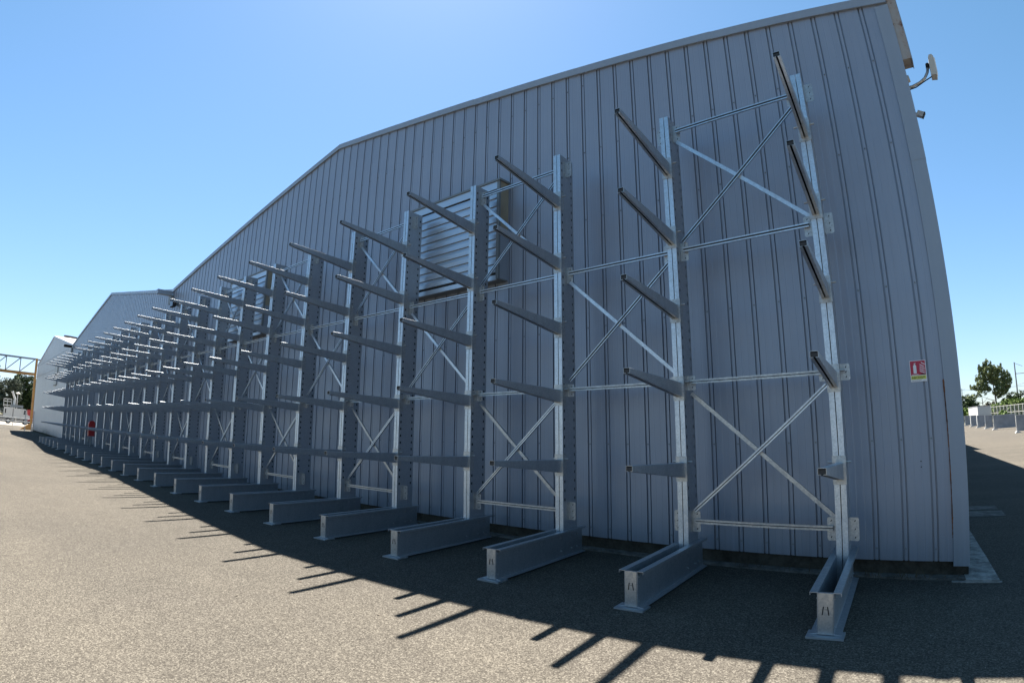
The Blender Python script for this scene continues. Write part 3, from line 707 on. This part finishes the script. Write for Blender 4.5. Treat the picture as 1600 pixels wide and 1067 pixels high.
# ---------------------------------------------------------------- right background
# lattice
t = thing('lattice_fence', 'pale metal lattice fence below the pine and the hedge', 'fence', (0, 0, 0))
A, B_ = Vector((5.5, 215, 0)), Vector((22, 110, 0)); npan = 30
b = MB().use('beige_plastic'); wire = MB().use('beige_plastic')
d = (B_-A)/npan; perp = Vector((0.3, -1, 0)).normalized()
def fz(k): return 3.7+1.1*(1-k/npan)
for k in range(npan+1):
    p = A+d*k; b = MB().use('beige_plastic'); b.tube([(p.x, p.y, 0), (p.x, p.y, fz(k)+.1)], .09, 6); b.obj('post', t)
    if k < npan:
        q = p+d
        for fr in (.985, .60, .28, .04): wire.tube([(p.x, p.y, fz(k)*fr), (q.x, q.y, fz(k+1)*fr)], .045, 4)
        for m_ in (1, 2): r_ = p+d*(m_/3); wire.tube([(r_.x, r_.y, .1), (r_.x, r_.y, fz(k))], .03, 4)
wire.obj('lattice', t)
t = thing('site_cabin', 'white flat-roofed cabin standing behind the grey barriers', 'cabin', (0, 0, 0))
b = MB().use('white_paint'); z1 = 4.55
b.prism([(6.25, 176), (8.24, 165), (11.6, 166), (10.4, 177)], lambda q: (q[0], q[1], 0), lambda q: (q[0], q[1], z1)); b.obj('body', t)
b = MB().use('barrier_grey'); b.prism([(6.15, 176.1), (8.2, 164.9), (11.7, 165.9), (10.4, 177.1)], lambda q: (q[0], q[1], z1), lambda q: (q[0], q[1], z1+.12)); b.obj('roof', t)
bars = [(3.74, 175, 2.51, 4.88, 'furthest'), (4.50, 152, 2.38, 5.79, 'second furthest'), (5.06, 125, 2.22, 6.19, 'third furthest'), (5.56, 107, 2.08, 6.80, 'fourth furthest'), (6.05, 91, 1.96, 7.16, 'fifth furthest'), (6.46, 79, 1.86, 9.21, 'long bluish'), (7.14, 57, 1.66, 10.13, 'nearest')]
for k, (x0, y, h, x1, wd) in enumerate(bars):
    lab = {'long bluish': 'long grey barrier panel between the small panels and the nearest one', 'nearest': 'grey barrier panel nearest the camera at the right edge'}.get(wd, 'narrow grey barrier panel, %s in the receding line' % wd)
    t = thing('barrier_panel', lab, 'barrier', (x0, y, 0), 0, 'grey barrier panels across the yard'); w = x1-x0; ang = .12*y*0
    sc = y/80
    b = MB().use('barrier_grey'); b.box((.06*sc, -.04, .16), (w, .04, h-.05)); b.obj('panel', t)
    b = MB().use('white_paint'); b.box((0, -.10*sc, 0), (.10*sc, .05, h)); b.box((0, -.07, h-.05), (w, .06, h)); b.obj('frame', t)
    b = MB().use('white_paint'); b.prism([(-.22*sc, 0), (.62*sc, 0), (.42*sc, .10), (.12*sc, .16), (-.06*sc, .16)], lambda q: (q[0], -.5, q[1]), lambda q: (q[0], .2, q[1]))
    b.obj('foot', t)
t = thing('catenary_pole', 'grey railway catenary pole at the right edge above the hedge', 'pole', (25.3, 230, 0))
b = MB().use('truss_grey'); b.tube([(0, 0, 0), (-.1, 0, 20)], [.33, .2], 8); b.obj('mast', t)
b = MB().use('truss_grey'); b.tube([(0, 0, 16), (9, 0, 15.9)], .13, 6); b.tube([(0, 0, 19.7), (2.6, 0, 18.4)], .07, 6); b.tube([(0, 0, 12), (6, 0, 13.2)], .06, 6); b.tube([(3, 0, 12.6), (4.5, 0, 11.4), (7.5, 0, 11.9)], .05, 6); b.obj('bracket_arm', t)
t = thing('overhead_wire', 'thin railway overhead wires crossing behind the pine', 'wire', (0, 0, 0))
b = MB().use('truss_grey')
for z, dz in ((11.2, 0), (12.6, -1.6), (9.6, 0)):
    b.tube([(-20+x*8, 231, z+.5+dz*math.sin(x/11*math.pi)) for x in range(12)], .03, 4)
b.obj('wires', t)
t = thing('lattice_mast', 'tiny distant lattice mast just right of the hall corner', 'mast', (6.2, 232, 0))
b = MB().use('truss_grey'); b.tube([(0, 0, 0), (0, 0, 12.6)], .1, 5); b.tube([(-.9, 0, 12.0), (1.2, 0, 12.2)], .06, 4); b.tube([(-.6, 0, 11), (.9, 0, 11)], .05, 4); b.obj('mast', t)

# ---------------------------------------------------------------- left background
GX = -77.0
t = thing('gantry_crane', 'orange and grey lattice gantry crane beside the white hall at the left', 'gantry', (GX, 0, 0))
b = MB().use('orange'); b.box((-.12, 1.02, 0), (.12, 1.27, 8.0)); b.prism([(1.02, 0), (-.1, 0), (1.02, .7)], lambda q: (-.2, q[0], q[1]), lambda q: (.2, q[0], q[1])); b.obj('leg', t)
b = MB().use('truss_grey'); b.box((-.12, -22, 7.82), (.12, 1.02, 8.0)); b.box((-.15, 1.3, 7.8), (.15, 2.0, 7.95)); b.obj('top_chord', t)
b = MB().use('orange'); b.box((-.15, -22, 6.05), (.15, 1.02, 6.28)); b.box((-.10, -22, 6.28), (.10, 1.02, 6.36)); b.obj('bottom_girder', t)
b = MB().use('truss_grey')
y = .93; k = 0
while y > -21:
    b.tube([(0, y-.05, 6.5), (0, y-1.62, 7.8)] if False else [(0, y-1.60, 6.36), (0, y-.05, 7.82)], .055, 5)
    b.tube([(0, y-1.60, 6.36), (0, y-1.60, 7.82)], .06, 5); y -= 1.63
b.obj('web_bars', t)
for k, (x, y, h) in enumerate(((-69.8, -.13, 1.9), (-68.4, .42, .75), (-69.0, .62, 2.05))):
    lab = ['thin white marker pole standing in front of the gantry leg', 'short white bollard at the corner of the white hall', 'tall white post against the corner of the white hall'][k]
    b = MB().use('white_paint'); b.tube([(0, 0, 0), (0, 0, h)], .045, 8); b.tube([(0, 0, 0), (0, 0, .02)], .09, 8)
    tag(b.obj('marker_post', None, (x, y, 0)), lab, 'post')
# work truck, side on
t = thing('work_truck', 'white box-bodied work truck with a folded lift boom on its roof', 'truck', (-112, -.15, .0))
b = MB().use('white_paint'); b.box((-2, .05, .95), (0, 1.45, 2.62)); b.box((-2, 1.55, .95), (0, 2.95, 2.5)); b.obj('box_body', t)
b = MB().use('white_paint')
b.prism([(2.95, .85), (4.25, .85), (4.3, 1.45), (3.85, 1.65), (3.62, 2.45), (3.0, 2.5)], lambda q: (-2, q[0], q[1]), lambda q: (0, q[0], q[1])); b.obj('cab', t)
b = MB().use('glass_dark'); b.prism([(3.22, 1.6), (3.74, 1.62), (3.56, 2.3), (3.28, 2.3)], lambda q: (.0, q[0], q[1]), lambda q: (.02, q[0], q[1])); b.obj('window', t)
b = MB().use('glass_dark'); b.box((.0, .12, 1.6), (.02, .35, 2.3)); b.obj('window', t)
for y in (.8, 3.6):
    b = MB().use('rubber'); b.tube([(-1.9, y, .45), (.02, y, .45)], .45, 16); w = b.obj('wheel', t)
    b = MB().use('zinc'); b.tube([(.0, y, .45), (.035, y, .45)], .24, 12); b.obj('rim', w)
b = MB().use('truss_grey'); b.box((-1.6, 1.1, 2.65), (-.3, 3.1, 3.05)); b.obj('roof_rack', t)
b = MB().use('white_paint'); b.tube([(-1, 1.6, 3.0), (-1, 1.7, 4.0), (-1, 1.25, 5.0)], [.22, .2, .14], 8); b.tube([(-1, 1.25, 5.0), (-1, 1.15, 5.2)], .2, 8); b.obj('lift_boom', t)
b = MB().use('white_paint')
for z in (2.9, 3.5, 3.9): b.tube([(-1, -.1, z), (-1, 1.2, z)], .05, 5)
for y in (-.1, .5, 1.2): b.tube([(-1, y, 2.7), (-1, y, 3.9)], .05, 5)
b.obj('work_basket', t)
t = thing('street_lamp', 'small white round-headed lamp behind the work truck', 'lamp', (-118, 2.3, 0))
b = MB().use('white_paint'); b.tube([(0, 0, 0), (0, 0, 5.0)], .07, 6); b.obj('lamp_post', t)
b = MB().use('white_paint'); b.tube([(0, 0, 4.95), (0, 0, 5.1), (0, 0, 5.25)], [.15, .4, .2], 10); b.obj('lamp_head', t)
t = thing('red_van', 'red van half hidden behind the orange gantry leg', 'van', (-116, 4.1, 0))
b = MB().use('red'); b.prism([(0, .5), (2.6, .5), (2.6, 1.5), (2.0, 2.45), (0, 2.5)], lambda q: (-2, q[0], q[1]), lambda q: (0, q[0], q[1])); b.obj('body', t)
for y in (.5, 2.1): b = MB().use('rubber'); b.tube([(-1.9, y, .36), (.02, y, .36)], .36, 12); b.obj('wheel', t)
b = MB().use('glass_dark'); b.box((0, 1.2, 1.5), (.02, 1.9, 2.2)); b.obj('window', t)
t = thing('guard_rail', 'white post and rail barrier along the pale road at the left', 'railing', (-97, 0, 0))
for y in range(-14, 7, 2): b = MB().use('white_paint'); b.tube([(0, y+.4, 0), (0, y+.4, 1.15)], .05, 6); b.obj('post', t)
for z in (1.1, .62): b = MB().use('white_paint'); b.tube([(0, -14, z), (0, 6.4, z)], .045, 6); b.obj('rail', t)
t = thing('mesh_fence', 'grey mesh fence behind the work truck at the left', 'fence', (-128, 0, 0))
b = MB().use('truss_grey')
for z in (.3, .8, 1.3, 1.8, 2.3): b.tube([(0, -20, z), (0, 20, z)], .05, 4)
for k in range(80): b.tube([(0, -20+k*.5, 0), (0, -20+k*.5, 2.35)], .03, 4)
b.obj('mesh', t)
b = MB().use('rough_concrete'); b.box((-133, -60, -.02), (-132.6, 60, 1.3)); tag(b.obj('low_wall'), 'low grey concrete wall behind the pale road at the left', 'wall')
